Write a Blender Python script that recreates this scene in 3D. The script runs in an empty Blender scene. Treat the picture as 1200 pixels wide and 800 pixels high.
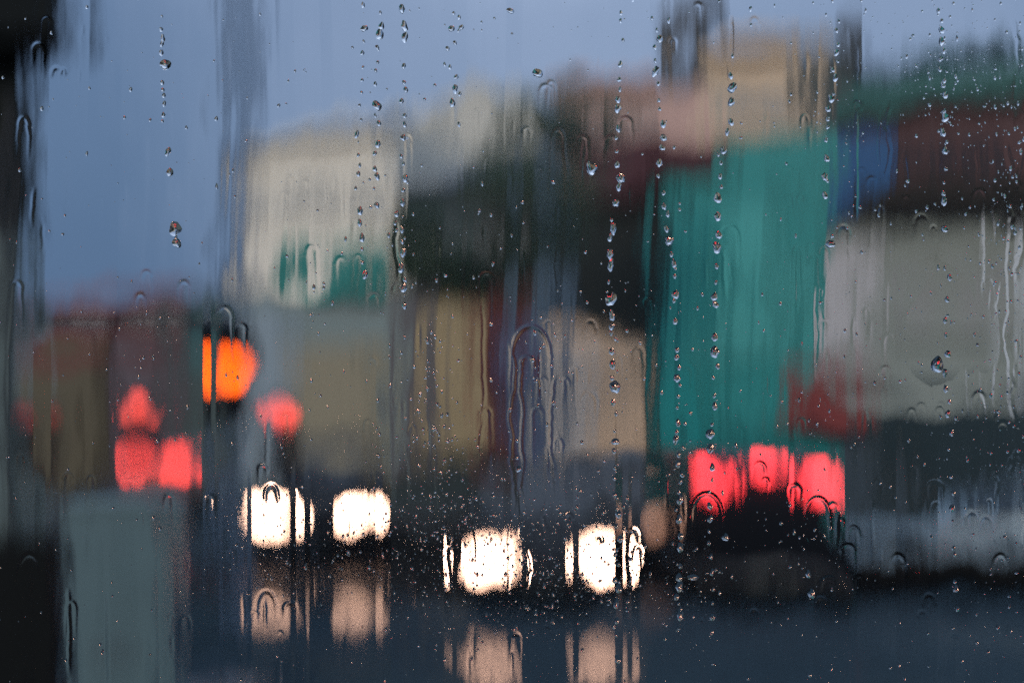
import bpy, math, random
import numpy as np
from mathutils import Vector, Matrix

R = math.radians
C = bpy.context.scene.collection
S = bpy.context.scene
random.seed(7)

# ------------------------------------------------------------------ camera
CAMZ, HOR, F = 2.4, 478.0, 1667.0        # eye height (m), horizon row and focal length in 1200-wide pixels
GL = 0.50                                # distance to the wet face of the pane
cd = bpy.data.cameras.new('camera'); cam = bpy.data.objects.new('camera', cd); C.objects.link(cam)
cam.location = (0, 0, CAMZ); cam.rotation_euler = (R(90), 0, 0)
cd.lens = 50; cd.sensor_width = 36; cd.shift_y = 78/1200
cd.clip_start = 0.02; cd.clip_end = 2000
cd.dof.use_dof = True; cd.dof.focus_distance = GL + .0018; cd.dof.aperture_fstop = 3.2
cd.dof.aperture_ratio = 1.08; cd.dof.aperture_blades = 8; cd.dof.aperture_rotation = R(22.5)
S.camera = cam

# ------------------------------------------------------------------ sky and sun
W = bpy.data.worlds.new('World'); S.world = W; W.use_nodes = True
nt = W.node_tree; nt.nodes.clear()
out = nt.nodes.new('ShaderNodeOutputWorld'); bg = nt.nodes.new('ShaderNodeBackground')
sky = nt.nodes.new('ShaderNodeTexSky'); sky.sky_type = 'NISHITA'; sky.sun_disc = False
SUN_EL, SUN_AZ = 27, 212                 # azimuth clockwise from +Y: behind the viewer, a little to the left
sky.sun_elevation = R(SUN_EL); sky.sun_rotation = R(SUN_AZ); sky.air_density = 1.6; sky.dust_density = 4.0; sky.ozone_density = 3
tc = nt.nodes.new('ShaderNodeTexCoord'); sp = nt.nodes.new('ShaderNodeSeparateXYZ')
nz = nt.nodes.new('ShaderNodeTexNoise'); nz.inputs['Scale'].default_value = 2.2; nz.inputs['Detail'].default_value = 3
cr = nt.nodes.new('ShaderNodeValToRGB')  # the cloud layer: slate to paler blue grey
cr.color_ramp.elements[0].position = .15; cr.color_ramp.elements[0].color = (3.9, 7.3, 13.9, 1)
cr.color_ramp.elements[1].position = .85; cr.color_ramp.elements[1].color = (14.9, 19.2, 28.2, 1)
zr = nt.nodes.new('ShaderNodeValToRGB')  # an overcast sky is brightest overhead
zr.color_ramp.elements[0].position = .27; zr.color_ramp.elements[0].color = (.3, .3, .3, 1)
zr.color_ramp.elements[1].position = .62; zr.color_ramp.elements[1].color = (1.0, .92, .8, 1)
zm = nt.nodes.new('ShaderNodeMix'); zm.data_type = 'RGBA'; zm.blend_type = 'MULTIPLY'; zm.inputs[0].default_value = 1
nt.links.new(tc.outputs['Generated'], sp.inputs[0]); nt.links.new(sp.outputs['Z'], zr.inputs[0])
mx = nt.nodes.new('ShaderNodeMix'); mx.data_type = 'RGBA'; mx.inputs[0].default_value = .88
nt.links.new(tc.outputs['Generated'], nz.inputs['Vector']); mrx = nt.nodes.new('ShaderNodeMapRange'); mrx.inputs['From Min'].default_value = -.3; mrx.inputs['From Max'].default_value = .02
ad = nt.nodes.new('ShaderNodeMath'); ad.operation = 'MULTIPLY_ADD'; ad.inputs[1].default_value = .6; sb = nt.nodes.new('ShaderNodeMath'); sb.operation = 'MULTIPLY_ADD'; sb.inputs[1].default_value = .9; sb.inputs[2].default_value = -.25
nt.links.new(sp.outputs['X'], mrx.inputs[0]); nt.links.new(mrx.outputs[0], ad.inputs[0]); nt.links.new(nz.outputs['Fac'], sb.inputs[0]); mrr = nt.nodes.new('ShaderNodeMapRange'); mrr.inputs['From Min'].default_value = .04; mrr.inputs['From Max'].default_value = .4; mrr.inputs['To Max'].default_value = .45
su = nt.nodes.new('ShaderNodeMath'); su.operation = 'SUBTRACT'
nt.links.new(sp.outputs['X'], mrr.inputs[0]); nt.links.new(sb.outputs[0], ad.inputs[2]); nt.links.new(ad.outputs[0], su.inputs[0]); nt.links.new(mrr.outputs[0], su.inputs[1]); nt.links.new(su.outputs[0], cr.inputs[0])
nt.links.new(sky.outputs[0], mx.inputs[6]); nt.links.new(cr.outputs[0], zm.inputs[6]); nt.links.new(zr.outputs[0], zm.inputs[7]); nt.links.new(zm.outputs[2], mx.inputs[7])
nt.links.new(mx.outputs[2], bg.inputs[0]); nt.links.new(bg.outputs[0], out.inputs[0])
bg.inputs[1].default_value = .085
sd = bpy.data.lights.new('sun', 'SUN'); sun = bpy.data.objects.new('sun', sd); C.objects.link(sun)
sd.energy = 1.4; sd.angle = R(25); sd.color = (1, .93, .84)
az = R(SUN_AZ); el = R(SUN_EL)
sun.rotation_euler = Vector((math.sin(az)*math.cos(el), math.cos(az)*math.cos(el), math.sin(el))).to_track_quat('Z', 'Y').to_euler()
S.view_settings.view_transform = 'Standard'; S.view_settings.look = 'None'
S.view_settings.exposure = 0.0; S.view_settings.gamma = 1
cy = S.cycles
cy.max_bounces = 20; cy.transmission_bounces = 20; cy.glossy_bounces = 4; cy.diffuse_bounces = 2; cy.transparent_max_bounces = 8
cy.caustics_refractive = False; cy.caustics_reflective = False
cy.sample_clamp_indirect = 60; cy.use_adaptive_sampling = False
cy.use_denoising = False; cy.denoiser = 'OPENIMAGEDENOISE'; cy.denoising_input_passes = 'RGB'

# ------------------------------------------------------------------ materials
MATS = {}
def mat(name, col, rough=.6, metal=0, var=.12, scale=6, bump=0, spec=.5, coat=0, emit=None, es=0, dirt=None):
    if name in MATS: return MATS[name]
    m = bpy.data.materials.new(name); m.use_nodes = True; t = m.node_tree; b = t.nodes['Principled BSDF']
    b.inputs['Roughness'].default_value = rough; b.inputs['Metallic'].default_value = metal
    b.inputs['Specular IOR Level'].default_value = spec; b.inputs['Coat Weight'].default_value = coat
    b.inputs['Coat Roughness'].default_value = .08
    if var:
        tcn = t.nodes.new('ShaderNodeTexCoord'); n = t.nodes.new('ShaderNodeTexNoise'); n.inputs['Scale'].default_value = scale; n.inputs['Detail'].default_value = 6
        r = t.nodes.new('ShaderNodeValToRGB'); e = r.color_ramp.elements
        lo = [c*(1-var) for c in col]; hi = [min(1, c*(1+var)) for c in col]
        if dirt: lo = list(dirt)
        e[0].position = .3; e[0].color = (*lo, 1); e[1].position = .7; e[1].color = (*hi, 1)
        t.links.new(tcn.outputs['Object'], n.inputs['Vector']); t.links.new(n.outputs['Fac'], r.inputs[0]); t.links.new(r.outputs[0], b.inputs['Base Color'])
        if bump:
            bp = t.nodes.new('ShaderNodeBump'); bp.inputs['Strength'].default_value = bump; bp.inputs['Distance'].default_value = .02
            t.links.new(n.outputs['Fac'], bp.inputs['Height']); t.links.new(bp.outputs[0], b.inputs['Normal'])
    else: b.inputs['Base Color'].default_value = (*col, 1)
    if emit:
        b.inputs['Emission Color'].default_value = (*emit, 1); b.inputs['Emission Strength'].default_value = es
    MATS[name] = m; return m
def brick(name, c1, c2, mortar):
    if name in MATS: return MATS[name]
    m = bpy.data.materials.new(name); m.use_nodes = True; t = m.node_tree; b = t.nodes['Principled BSDF']
    tcn = t.nodes.new('ShaderNodeTexCoord'); mp = t.nodes.new('ShaderNodeMapping'); mp.inputs['Rotation'].default_value = (R(90), 0, 0)
    k = t.nodes.new('ShaderNodeTexBrick'); k.inputs['Scale'].default_value = 4.5
    k.inputs['Color1'].default_value = (*c1, 1); k.inputs['Color2'].default_value = (*c2, 1); k.inputs['Mortar'].default_value = (*mortar, 1); k.inputs['Mortar Size'].default_value = .015
    t.links.new(tcn.outputs['Object'], mp.inputs[0]); t.links.new(mp.outputs[0], k.inputs[0]); t.links.new(k.outputs[0], b.inputs['Base Color'])
    b.inputs['Roughness'].default_value = .8; MATS[name] = m; return m
def clear(name, ior, rough=0):
    m = bpy.data.materials.new(name); m.use_nodes = True; t = m.node_tree; t.nodes.clear()
    o = t.nodes.new('ShaderNodeOutputMaterial'); g = t.nodes.new('ShaderNodeBsdfGlass')
    g.inputs['IOR'].default_value = ior; g.inputs['Roughness'].default_value = rough; g.inputs['Color'].default_value = (1, 1, 1, 1)
    t.links.new(g.outputs[0], o.inputs[0]); return m
def lamp_mat(name, col, es): return mat(name, col, rough=.3, var=0, emit=col, es=es)

BLACK = mat('black_rubber', (.02, .02, .022), .55); GLASSY = mat('dark_window_glass', (.02, .025, .03), .06, var=0)
TRIM = mat('white_trim', (.62, .6, .55), .6); NET = mat('net_curtained_glass', (.3, .3, .28), .2, var=.1); SLATE = mat('slate', (.025, .03, .034), .5, bump=.3)
CHROME = mat('chrome', (.6, .6, .62), .18, 1, var=0); STEEL = mat('grey_steel', (.14, .16, .17), .4, .4)
HEAD = lamp_mat('headlight_glow', (1, .58, .4), 18); TAIL = lamp_mat('tail_light_glow', (1, .04, .05), 9)
TAILDIM = lamp_mat('tail_light_soft_glow', (1, .06, .05), 6); DIMAMB = lamp_mat('side_light_glow', (1, .5, .32), 1.7)
SIGRED = lamp_mat('signal_red_glow', (1, .09, .07), 4.4); SIGREDFAINT = lamp_mat('signal_red_faint_glow', (1, .1, .08), .25)
SIGAMB = lamp_mat('signal_amber_glow', (1, .1, .003), 10)
OFFLENS = mat('unlit_lens', (.05, .01, .01), .2, var=0)

# ------------------------------------------------------------------ mesh helpers
def tag(o, label=None, cat=None, group=None, kind=None):
    for k, v in (('label', label), ('category', cat), ('group', group), ('kind', kind)):
        if v: o[k] = v
    return o
def empty(name, loc=(0, 0, 0), rz=0):
    o = bpy.data.objects.new(name, None); C.objects.link(o); o.location = loc; o.rotation_euler = (0, 0, rz); return o
class MB:
    def __init__(s): s.v = []; s.f = []
    def add(s, vs, fs):
        b = len(s.v); s.v += [tuple(v) for v in vs]; s.f += [tuple(b+i for i in f) for f in fs]; return s
    def box(s, x0, x1, y0, y1, z0, z1):
        vs = [(x0,y0,z0),(x1,y0,z0),(x1,y1,z0),(x0,y1,z0),(x0,y0,z1),(x1,y0,z1),(x1,y1,z1),(x0,y1,z1)]
        return s.add(vs, [(0,3,2,1),(4,5,6,7),(0,1,5,4),(1,2,6,5),(2,3,7,6),(3,0,4,7)])
    def cyl(s, p0, p1, r0, r1=None, n=16):
        r1 = r0 if r1 is None else r1; p0 = Vector(p0); p1 = Vector(p1); d = (p1-p0).normalized()
        a = d.orthogonal().normalized(); c = d.cross(a)
        vs = [p0+(a*math.cos(t)+c*math.sin(t))*r0 for t in [2*math.pi*i/n for i in range(n)]] + [p1+(a*math.cos(t)+c*math.sin(t))*r1 for t in [2*math.pi*i/n for i in range(n)]]
        return s.add(vs, [(i, (i+1) % n, n+(i+1) % n, n+i) for i in range(n)] + [tuple(range(n))[::-1], tuple(range(n, 2*n))])
    def ring(s, path, n=6, r=.05):
        for a, b in zip(path, path[1:]): s.cyl(a, b, r, n=n)
        return s
    def loft(s, secs, close=True):           # secs: lists of equal length, rings along an axis
        n = len(secs[0]); vs = [p for c in secs for p in c]; fs = []
        for i in range(len(secs)-1):
            for j in range(n): k = (j+1) % n; fs.append((i*n+j, i*n+k, (i+1)*n+k, (i+1)*n+j))
        if close: fs += [tuple(range(n))[::-1], tuple(range((len(secs)-1)*n, len(secs)*n))]
        return s.add(vs, fs)
    def build(s, name, m, parent=None, smooth=False, bev=0, sub=0):
        me = bpy.data.meshes.new(name); me.from_pydata(s.v, [], s.f); me.validate()
        o = bpy.data.objects.new(name, me); C.objects.link(o); me.materials.append(m)
        if parent: o.parent = parent
        if smooth: me.polygons.foreach_set('use_smooth', [True]*len(me.polygons))
        if bev:
            b = o.modifiers.new('bevel', 'BEVEL'); b.width = bev; b.segments = 2; b.limit_method = 'ANGLE'
        if sub:
            b = o.modifiers.new('sub', 'SUBSURF'); b.levels = b.render_levels = sub
        return o
def at(px, py, d): return Vector(((px-600)/F*d, d, CAMZ-(py-HOR)/F*d))

# ------------------------------------------------------------------ ground
def sheet(name, pts, z, m):
    o = MB().add([(x, y, z) for x, y in pts], [tuple(range(len(pts)))]).build(name, m); tag(o, kind='structure'); return o
road = mat('wet_asphalt', (.027, .041, .05), .12, var=.3, scale=3.0, spec=.002)
t = road.node_tree; b = t.nodes['Principled BSDF']
n = t.nodes.new('ShaderNodeTexNoise'); n.inputs['Scale'].default_value = .9; n.inputs['Detail'].default_value = 5
mr = t.nodes.new('ShaderNodeMapRange'); mr.inputs['To Min'].default_value = .02; mr.inputs['To Max'].default_value = .09
tcn = t.nodes.new('ShaderNodeTexCoord'); t.links.new(tcn.outputs['Object'], n.inputs['Vector']); t.links.new(n.outputs['Fac'], mr.inputs[0]); t.links.new(mr.outputs[0], b.inputs['Roughness'])
sheet('road', [(-500, -100), (500, -100), (500, 900), (-500, 900)], 0, road)

dl = mat('shade_toned_asphalt', (.005, .007, .009), .5, var=.3, scale=3.0, spec=.02)  # asphalt colour blackened to stand in for shade and dark reflections around the cars
sheet('road_shade_patch', [(-4.4, 17.7), (26, 17.7), (26, 40), (-5.4, 40)], .004, dl)  # added thin sheet that carries this painted shade over the road
# the far row of buildings stands on one slanting line
A = Vector((-6.3, 35.0)); B = Vector((9.0, 25.0)); E = (B-A).normalized(); N = Vector((E.y, -E.x))   # N looks back at the street
if N.y > 0: N = -N
RZ = math.atan2(E.y, E.x)
def fac(px, off=0):                          # distance along the row and depth where a sight line meets it
    k = (px-600)/F; P0 = A+N*off             # P0+E*s = (k*Y, Y)
    s = (k*P0.y-P0.x)/(E.x-k*E.y); Y = P0.y+E.y*s; return s, Y
def fz(px, py, off=0): return CAMZ-(py-HOR)/F*fac(px, off)[1]
def on(s, off, z=0): p = A+E*s+N*off; return (p.x, p.y, z)
pave = mat('wet_paving', (.05, .052, .055), .35, var=.25, scale=2)
def slab(name, s0, s1, o0, o1, z0, z1, m):
    vs = [on(s0,o0,z0),on(s1,o0,z0),on(s1,o1,z0),on(s0,o1,z0),on(s0,o0,z1),on(s1,o0,z1),on(s1,o1,z1),on(s0,o1,z1)]
    o = MB().add(vs, [(0,3,2,1),(4,5,6,7),(0,1,5,4),(1,2,6,5),(2,3,7,6),(3,0,4,7)]).build(name, m); tag(o, kind='structure'); return o
slab('pavement', -3, 40, -1, 2.05, -.05, .12, pave)
slab('kerb', -3, 40, 2.05, 2.2, -.05, .125, mat('kerb_stone', (.08, .08, .08), .4))
o = MB().box(-14, -2.15, 2, 11.5, -.05, .12).build('pavement', pave); tag(o, kind='structure')
o = MB().box(-14, -2.0, 1.85, 11.65, -.05, .115).build('kerb', MATS['kerb_stone']); tag(o, kind='structure')

# ------------------------------------------------------------------ buildings
class Bld:
    def __init__(s, name, label, px0, px1, off=0, cat='building'):
        s.s0, _ = fac(px0, off); s.s1, _ = fac(px1, off); s.off = off
        s.e = empty(name, on(s.s0, off), RZ); tag(s.e, label, cat); s.w = s.s1-s.s0
    def X(s, px): return fac(px, s.off)[0]-s.s0
    def rect(s, name, m, px0, px1, py0, py1, y0=-.06, y1=.1, parent=None, bev=0, pref=None):
        c = (px0+px1)/2 if pref is None else pref
        return MB().box(s.X(px0), s.X(px1), y0, y1, fz(c, py1, s.off), fz(c, py0, s.off)).build(name, m, parent or s.e, bev=bev)
    def wall(s, m, z0, z1, name='wall', depth=9, x0=0, x1=None, y0=0):
        return MB().box(x0, s.w if x1 is None else x1, y0, depth, z0, z1).build(name, m, s.e)
    def window(s, x, z, w, h, frame=TRIM, y=0, pane=None):
        m = MB(); f = .07
        m.box(x, x+w, y-.05, y+.06, z, z+f); m.box(x, x+w, y-.05, y+.06, z+h-f, z+h); m.box(x, x+f, y-.05, y+.06, z+f, z+h-f); m.box(x+w-f, x+w, y-.05, y+.06, z+f, z+h-f)
        m.box(x+f, x+w-f, y-.04, y+.05, z+h*.5-.02, z+h*.5+.02)
        o = m.build('window', frame, s.e)
        MB().box(x+f, x+w-f, y-.02, y+.04, z+f, z+h-f).build('pane', pane or NET, o)
        MB().box(x-.06, x+w+.06, y-.12, y+.05, z-.08, z-.003).build('sill', frame, o)

# 1: cream building, left end of the row, running on behind its dark neighbour
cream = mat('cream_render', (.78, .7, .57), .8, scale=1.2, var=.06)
b1 = Bld('shop_building', 'cream rendered building with a green fascia at the far left end of the row', 286, 462)
z = fz(374, 168); b1.wall(cream, fz(374, 332), z); b1.wall(mat('grey_green_front', (.2, .245, .23), .6), 0, fz(374, 332)-.003, 'lower_wall', y0=.04)
MB().box(-.15, b1.w+.1, -.3, .6, z, z+.25).build('cornice', TRIM, b1.e, bev=.03)
b1.rect('fascia', mat('teal_fascia', (.03, .2, .165), .45), 372, 448, 292, 338, y0=-.3)
b1.rect('shopfront', mat('olive_front', (.27, .23, .15), .5), 352, 446, 405, 560, y0=-.12)
b1.rect('shop_window', mat('pale_glass_front', (.26, .31, .33), .25, var=.05), 296, 350, 360, 560, y0=-.1)
for px in (316, 372, 428): b1.window(b1.X(px)-.35, fz(px, 262), .7, 1.0, cream)
MB().box(b1.w*.62, b1.w*.62+.8, 3, 3.7, z, z+1.1).build('chimney', brick('cream_brick', (.5, .45, .36), (.45, .4, .32), (.5, .5, .48)), b1.e)
# 2: taller cream gable behind
b2 = Bld('gabled_building', 'tall cream gable showing behind the dark leafy tree', 452, 664, off=-6)
zz = fz(520, 166, -6); zr = fz(600, 136, -6)
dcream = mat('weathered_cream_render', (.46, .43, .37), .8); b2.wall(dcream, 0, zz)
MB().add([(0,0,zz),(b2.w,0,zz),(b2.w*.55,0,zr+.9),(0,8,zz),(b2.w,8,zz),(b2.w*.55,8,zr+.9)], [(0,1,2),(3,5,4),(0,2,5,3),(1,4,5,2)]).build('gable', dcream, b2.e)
# 3: dark slate building
dark = mat('dark_green_front', (.028, .04, .038), .5, var=.25)
b3 = Bld('shop_building', 'dark slate fronted building with an ochre shopfront behind the tree', 464, 652)
zt = fz(560, 212); b3.wall(dark, 0, zt)
MB().add([(0,-.2,zt),(b3.w,-.2,zt),(b3.w,3,fz(640,150,-3)),(0,3,zt+.9),(0,7,zt),(b3.w,7,zt)], [(0,1,2,3),(3,2,5,4),(0,3,4),(1,5,2)]).build('roof', SLATE, b3.e)
b3.rect('shopfront', mat('ochre_front', (.34, .25, .13), .5, scale=2), 508, 572, 340, 535, y0=-.15)
b3.rect('lower_wall', mat('brown_grey_front', (.1, .088, .085), .6), 466, 505, 330, 545, y0=-.1)
b3.rect('pilaster', mat('oxblood_paint', (.2, .04, .03), .4), 574, 604, 335, 560, y0=-.22)
b3.rect('doorway', mat('violet_grey_paint', (.12, .11, .2), .4), 606, 622, 370, 570, y0=-.12)
b3.rect('corner_pier', mat('slate_blue_render', (.075, .12, .165), .6), 624, 651, 190, 575, y0=-.2)
for px in (492, 536, 582): b3.window(b3.X(px)-.3, fz(px, 312), .6, .9, SLATE)
# 4: rose building
rose = mat('rose_stucco', (.52, .33, .27), .8, scale=1.5)
tan = mat('tan_stucco', (.62, .46, .31), .8, scale=1.5)
b4 = Bld('shop_building', 'rose pink building with an oxblood fascia above a pale shopfront', 654, 768)
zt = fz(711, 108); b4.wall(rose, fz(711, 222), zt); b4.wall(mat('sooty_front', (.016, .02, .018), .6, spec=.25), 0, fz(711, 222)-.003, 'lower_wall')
b4.rect('fascia', mat('oxblood_fascia', (.06, .012, .015), .4), 690, 768, 166, 232, y0=-.35)
b4.rect('downpipe', MATS['slate_blue_render'], 656, 666, 120, 372, y0=-.14)
b4.rect('shopfront', mat('pale_peach_shopfront', (.86, .55, .33), .6, scale=1.2, var=.08), 652, 758, 378, 556, y0=-.25)
b4.rect('shop_window', mat('pale_frosted_panel', (.64, .54, .45), .4), 656, 690, 392, 560, y0=-.29)
MB().box(-.1, b4.w+.003, -.25, .5, zt, zt+.2).build('cornice', rose, b4.e, bev=.02)
for px in (716, 748): b4.window(b4.X(px)-.25, fz(px, 160), .5, .62, rose)
# 5: teal building with tan upper storey
teal = mat('teal_paint', (.02, .245, .225), .45, scale=.9, var=.22)
b5 = Bld('shop_building', 'turquoise painted building with a tan upper storey and dark chimney stacks', 770, 984)
zs = fz(877, 164); zt = fz(877, 58)
b5.wall(teal, 0, zs); b5.wall(rose, zs+.003, zt-.62, 'upper_wall', x1=b5.X(826)); b5.wall(tan, zs+.003, zt, 'upper_wall', x0=b5.X(826)+.003, x1=b5.X(934)); b5.wall(dark, zs+.003, zt-.25, 'end_wall', x0=b5.X(934)+.003)
b5.rect('eave_board', MATS['oxblood_fascia'], 772, 852, 168, 208, y0=-.2)
MB().box(b5.X(826), b5.X(934), -.25, .5, zt, zt+.18).build('cornice', tan, b5.e, bev=.02)
b5.rect('corner_strip', mat('dark_teal_paint', (.012, .13, .13), .5), 772, 782, 220, 560, y0=-.08)
for a, b_ in ((846, 851), (908, 912), (950, 955)): b5.rect('pilaster', mat('dark_teal_paint', (.012, .13, .13), .5), a, b_, 178, 560, y0=-.1)
b5.rect('shutter', mat('pale_teal_shutter', (.05, .33, .3), .5, scale=1.5, var=.2), 856, 902, 236, 420, y0=-.07)
b5.rect('shutter', MATS['pale_teal_shutter'], 916, 944, 300, 500, y0=-.07)
b5.rect('door', mat('teal_door', (.014, .26, .24), .4), 800, 838, 430, 585, y0=-.07)
for a, w, h, nm in ((b5.X(776), .7, 1.3, 'chimney'), (b5.X(962), .5, .35, 'chimney')):
    o = MB().box(a, a+w, .5, 1.1, zt-.7, zt+h).build(nm, brick('soot_brick', (.045, .05, .055), (.06, .06, .06), (.08, .08, .08)), b5.e)
    MB().cyl((a+w/2, .8, zt+h), (a+w/2, .8, zt+h+.35), .12, .1).build('chimney_pot', MATS['soot_brick'], o)
for px in (860, 905): b5.window(b5.X(px)-.32, fz(px, 152), .64, .8, tan)
# 6: right hand building
b6 = Bld('shop_building', 'grey rendered building with maroon upper storey and blue sign at the right', 986, 1330)
zt = fz(1120, 92)
gre = mat('grey_render', (.25, .275, .24), .7, scale=1.3)
b6.wall(gre, 0, fz(1120, 252)); b6.wall(mat('maroon_boarding', (.05, .006, .008), .5), fz(1120, 252)+.003, zt-.5, 'upper_wall')
MB().box(-.1, b6.w, -.35, 2, zt-.5+.003, zt).build('parapet', mat('bottle_green_paint', (.008, .1, .085), .5), b6.e)
b6.rect('sign_board', mat('blue_sign_paint', (.01, .075, .19), .35), 984, 1066, 158, 262, y0=-.3)
b6.rect('canopy', mat('brown_black_paint', (.018, .015, .013), .6, spec=.2), 1022, 1330, 222, 262, y0=-.7, pref=1120)
b6.rect('pale_pier', mat('pale_grey_render', (.44, .42, .41), .6), 986, 1034, 296, 424, y0=-.12)
b6.rect('red_sign', mat('red_sign_paint', (.2, .03, .027), .5), 934, 1038, 432, 496, y0=-.55, y1=-.4)
b6.rect('shop_window', mat('shop_glass', (.03, .045, .05), .15, var=0), 1040, 1330, 448, 640, y0=-.06, pref=1150)
b6.rect('stall_riser', mat('slate_panel', (.05, .07, .085), .4), 988, 1038, 500, 640, y0=-.06)
b6.rect('end_pier', mat('blue_grey_render', (.5, .53, .54), .6), 1176, 1330, 268, 440, y0=-.1)
for px in (1090, 1145): b6.window(b6.X(px)-.3, fz(px, 214), .6, .7, MATS['maroon_boarding'], pane=GLASSY)
for px in (1080, 1140): b6.window(b6.X(px)-.35, fz(px, 392), .7, 1.15, gre)

# far left houses
def house(label, px0, px1, top, d, up, low, split, roofm, hip=.9):
    x0 = (px0-600)/F*d; x1 = (px1-600)/F*d; z = CAMZ-(top-HOR)/F*d; zs = CAMZ-(split-HOR)/F*d
    e = empty('terraced_house', (x0, d, 0)); tag(e, label, 'house'); w = x1-x0
    MB().box(0, w, 0, 9, zs+.003, z).build('upper_wall', up, e); MB().box(0, w, -.05, 9, 0, zs).build('shopfront', low, e)
    MB().add([(-.2,-.3,z),(w+.2,-.3,z),(w+.2,9.3,z),(-.2,9.3,z),(.5,4,z+hip),(w-.5,4,z+hip)], [(0,1,5,4),(1,2,5),(2,3,4,5),(3,0,4),(3,2,1,0)]).build('roof', roofm, e)
    for i in range(2):
        x = w*(.25+.5*i)-.45; zz = zs+(z-zs)*.3; hh = (z-zs)*.5
        f = MB().box(x, x+.9, -.03, .05, zz, zz+hh).build('window', TRIM if i else SLATE, e); MB().box(x+.08, x+.82, -.05, .03, zz+.08, zz+hh-.08).build('pane', GLASSY, f)
redb = brick('red_brick', (.2, .035, .03), (.15, .03, .027), (.12, .09, .08))
red2 = brick('dark_red_brick', (.14, .022, .02), (.11, .02, .02), (.09, .07, .06))
house('small dark red brick house with olive shopfront at the far left', 44, 112, 352, 52, redb, mat('olive_brown_front', (.095, .075, .04), .6), 425, mat('red_tile', (.16, .04, .03), .7))
house('dark red brick house left of the green one, dull violet shopfront below', 128, 206, 350, 50, red2, mat('violet_brown_front', (.1, .07, .08), .6), 418, red2)
house('dark sea green house just left of the cream building', 212, 290, 345, 48, mat('sea_green_paint', (.03, .12, .12), .6), mat('green_black_front', (.05, .075, .07), .6), 430, SLATE)
house('pale blue grey house between the two red brick houses, set further back', 104, 140, 356, 62, mat('blue_grey_paint', (.22, .28, .33), .6), mat('grey_violet_front', (.13, .13, .16), .6), 420, SLATE, .5)
house('low grey house at the left edge behind the corner building', -60, 50, 372, 56, MATS['blue_grey_paint'], MATS['grey_green_front'], 440, SLATE, .6)

# corner building close on the left
e = empty('corner_building', (-14, 9.2, 0)); tag(e, 'dark corner of a grey green building with overhanging eave at the left edge', 'building')
xr = (36-600)/F*9.2+14
def flank(x, y0, z0, z1):            # the side wall runs back along the lane
    k = (x-14)/9.2; a = [(0, y0), (x, y0), (x+k*4.6-.25, 5), (0, 5)]
    return MB().add([(p, q, z0) for p, q in a]+[(p, q, z1) for p, q in a], [(0,3,2,1),(4,5,6,7),(0,1,5,4),(1,2,6,5),(2,3,7,6),(3,0,4,7)])
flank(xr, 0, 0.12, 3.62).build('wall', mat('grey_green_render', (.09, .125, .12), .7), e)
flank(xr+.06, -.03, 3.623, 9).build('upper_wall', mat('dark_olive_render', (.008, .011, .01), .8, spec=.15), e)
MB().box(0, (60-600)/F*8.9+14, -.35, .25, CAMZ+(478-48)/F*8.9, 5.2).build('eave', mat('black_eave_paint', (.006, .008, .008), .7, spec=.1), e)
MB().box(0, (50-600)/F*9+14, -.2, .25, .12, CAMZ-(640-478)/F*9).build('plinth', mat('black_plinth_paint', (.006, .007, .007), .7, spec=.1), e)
MB().cyl((xr-.14, -.06, .9), (xr-.14, -.06, 4.4), .05).build('downpipe', BLACK, e)

# grey green street cabinet
e = empty('street_cabinet', (-2.05-.55, 8, .12)); tag(e, 'tall grey green metal street cabinet on the near left pavement', 'cabinet')
e.location.x = (142-600)/F*8
ctop = CAMZ-(586-478)/F*8-.12
cm = mat('grey_green_metal', (.085, .135, .14), .45, var=.08)
MB().box(-.27, .27, 0, .42, .08, ctop-.06).build('body', cm, e, bev=.01)
MB().box(-.29, .29, -.02, .44, ctop-.057, ctop).build('top', cm, e, bev=.015)
MB().box(-.28, .28, .0, .43, 0, .077).build('base', STEEL, e)
for s in (-1, 1):
    dd = MB().box(-.26 if s < 0 else .004, -.004 if s < 0 else .26, -.022, -.003, .12, ctop-.1).build('door', cm, e, bev=.004)
    MB().box(s*.03-.01, s*.03+.01, -.045, -.024, .85, .97).build('handle', STEEL, dd)

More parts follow.
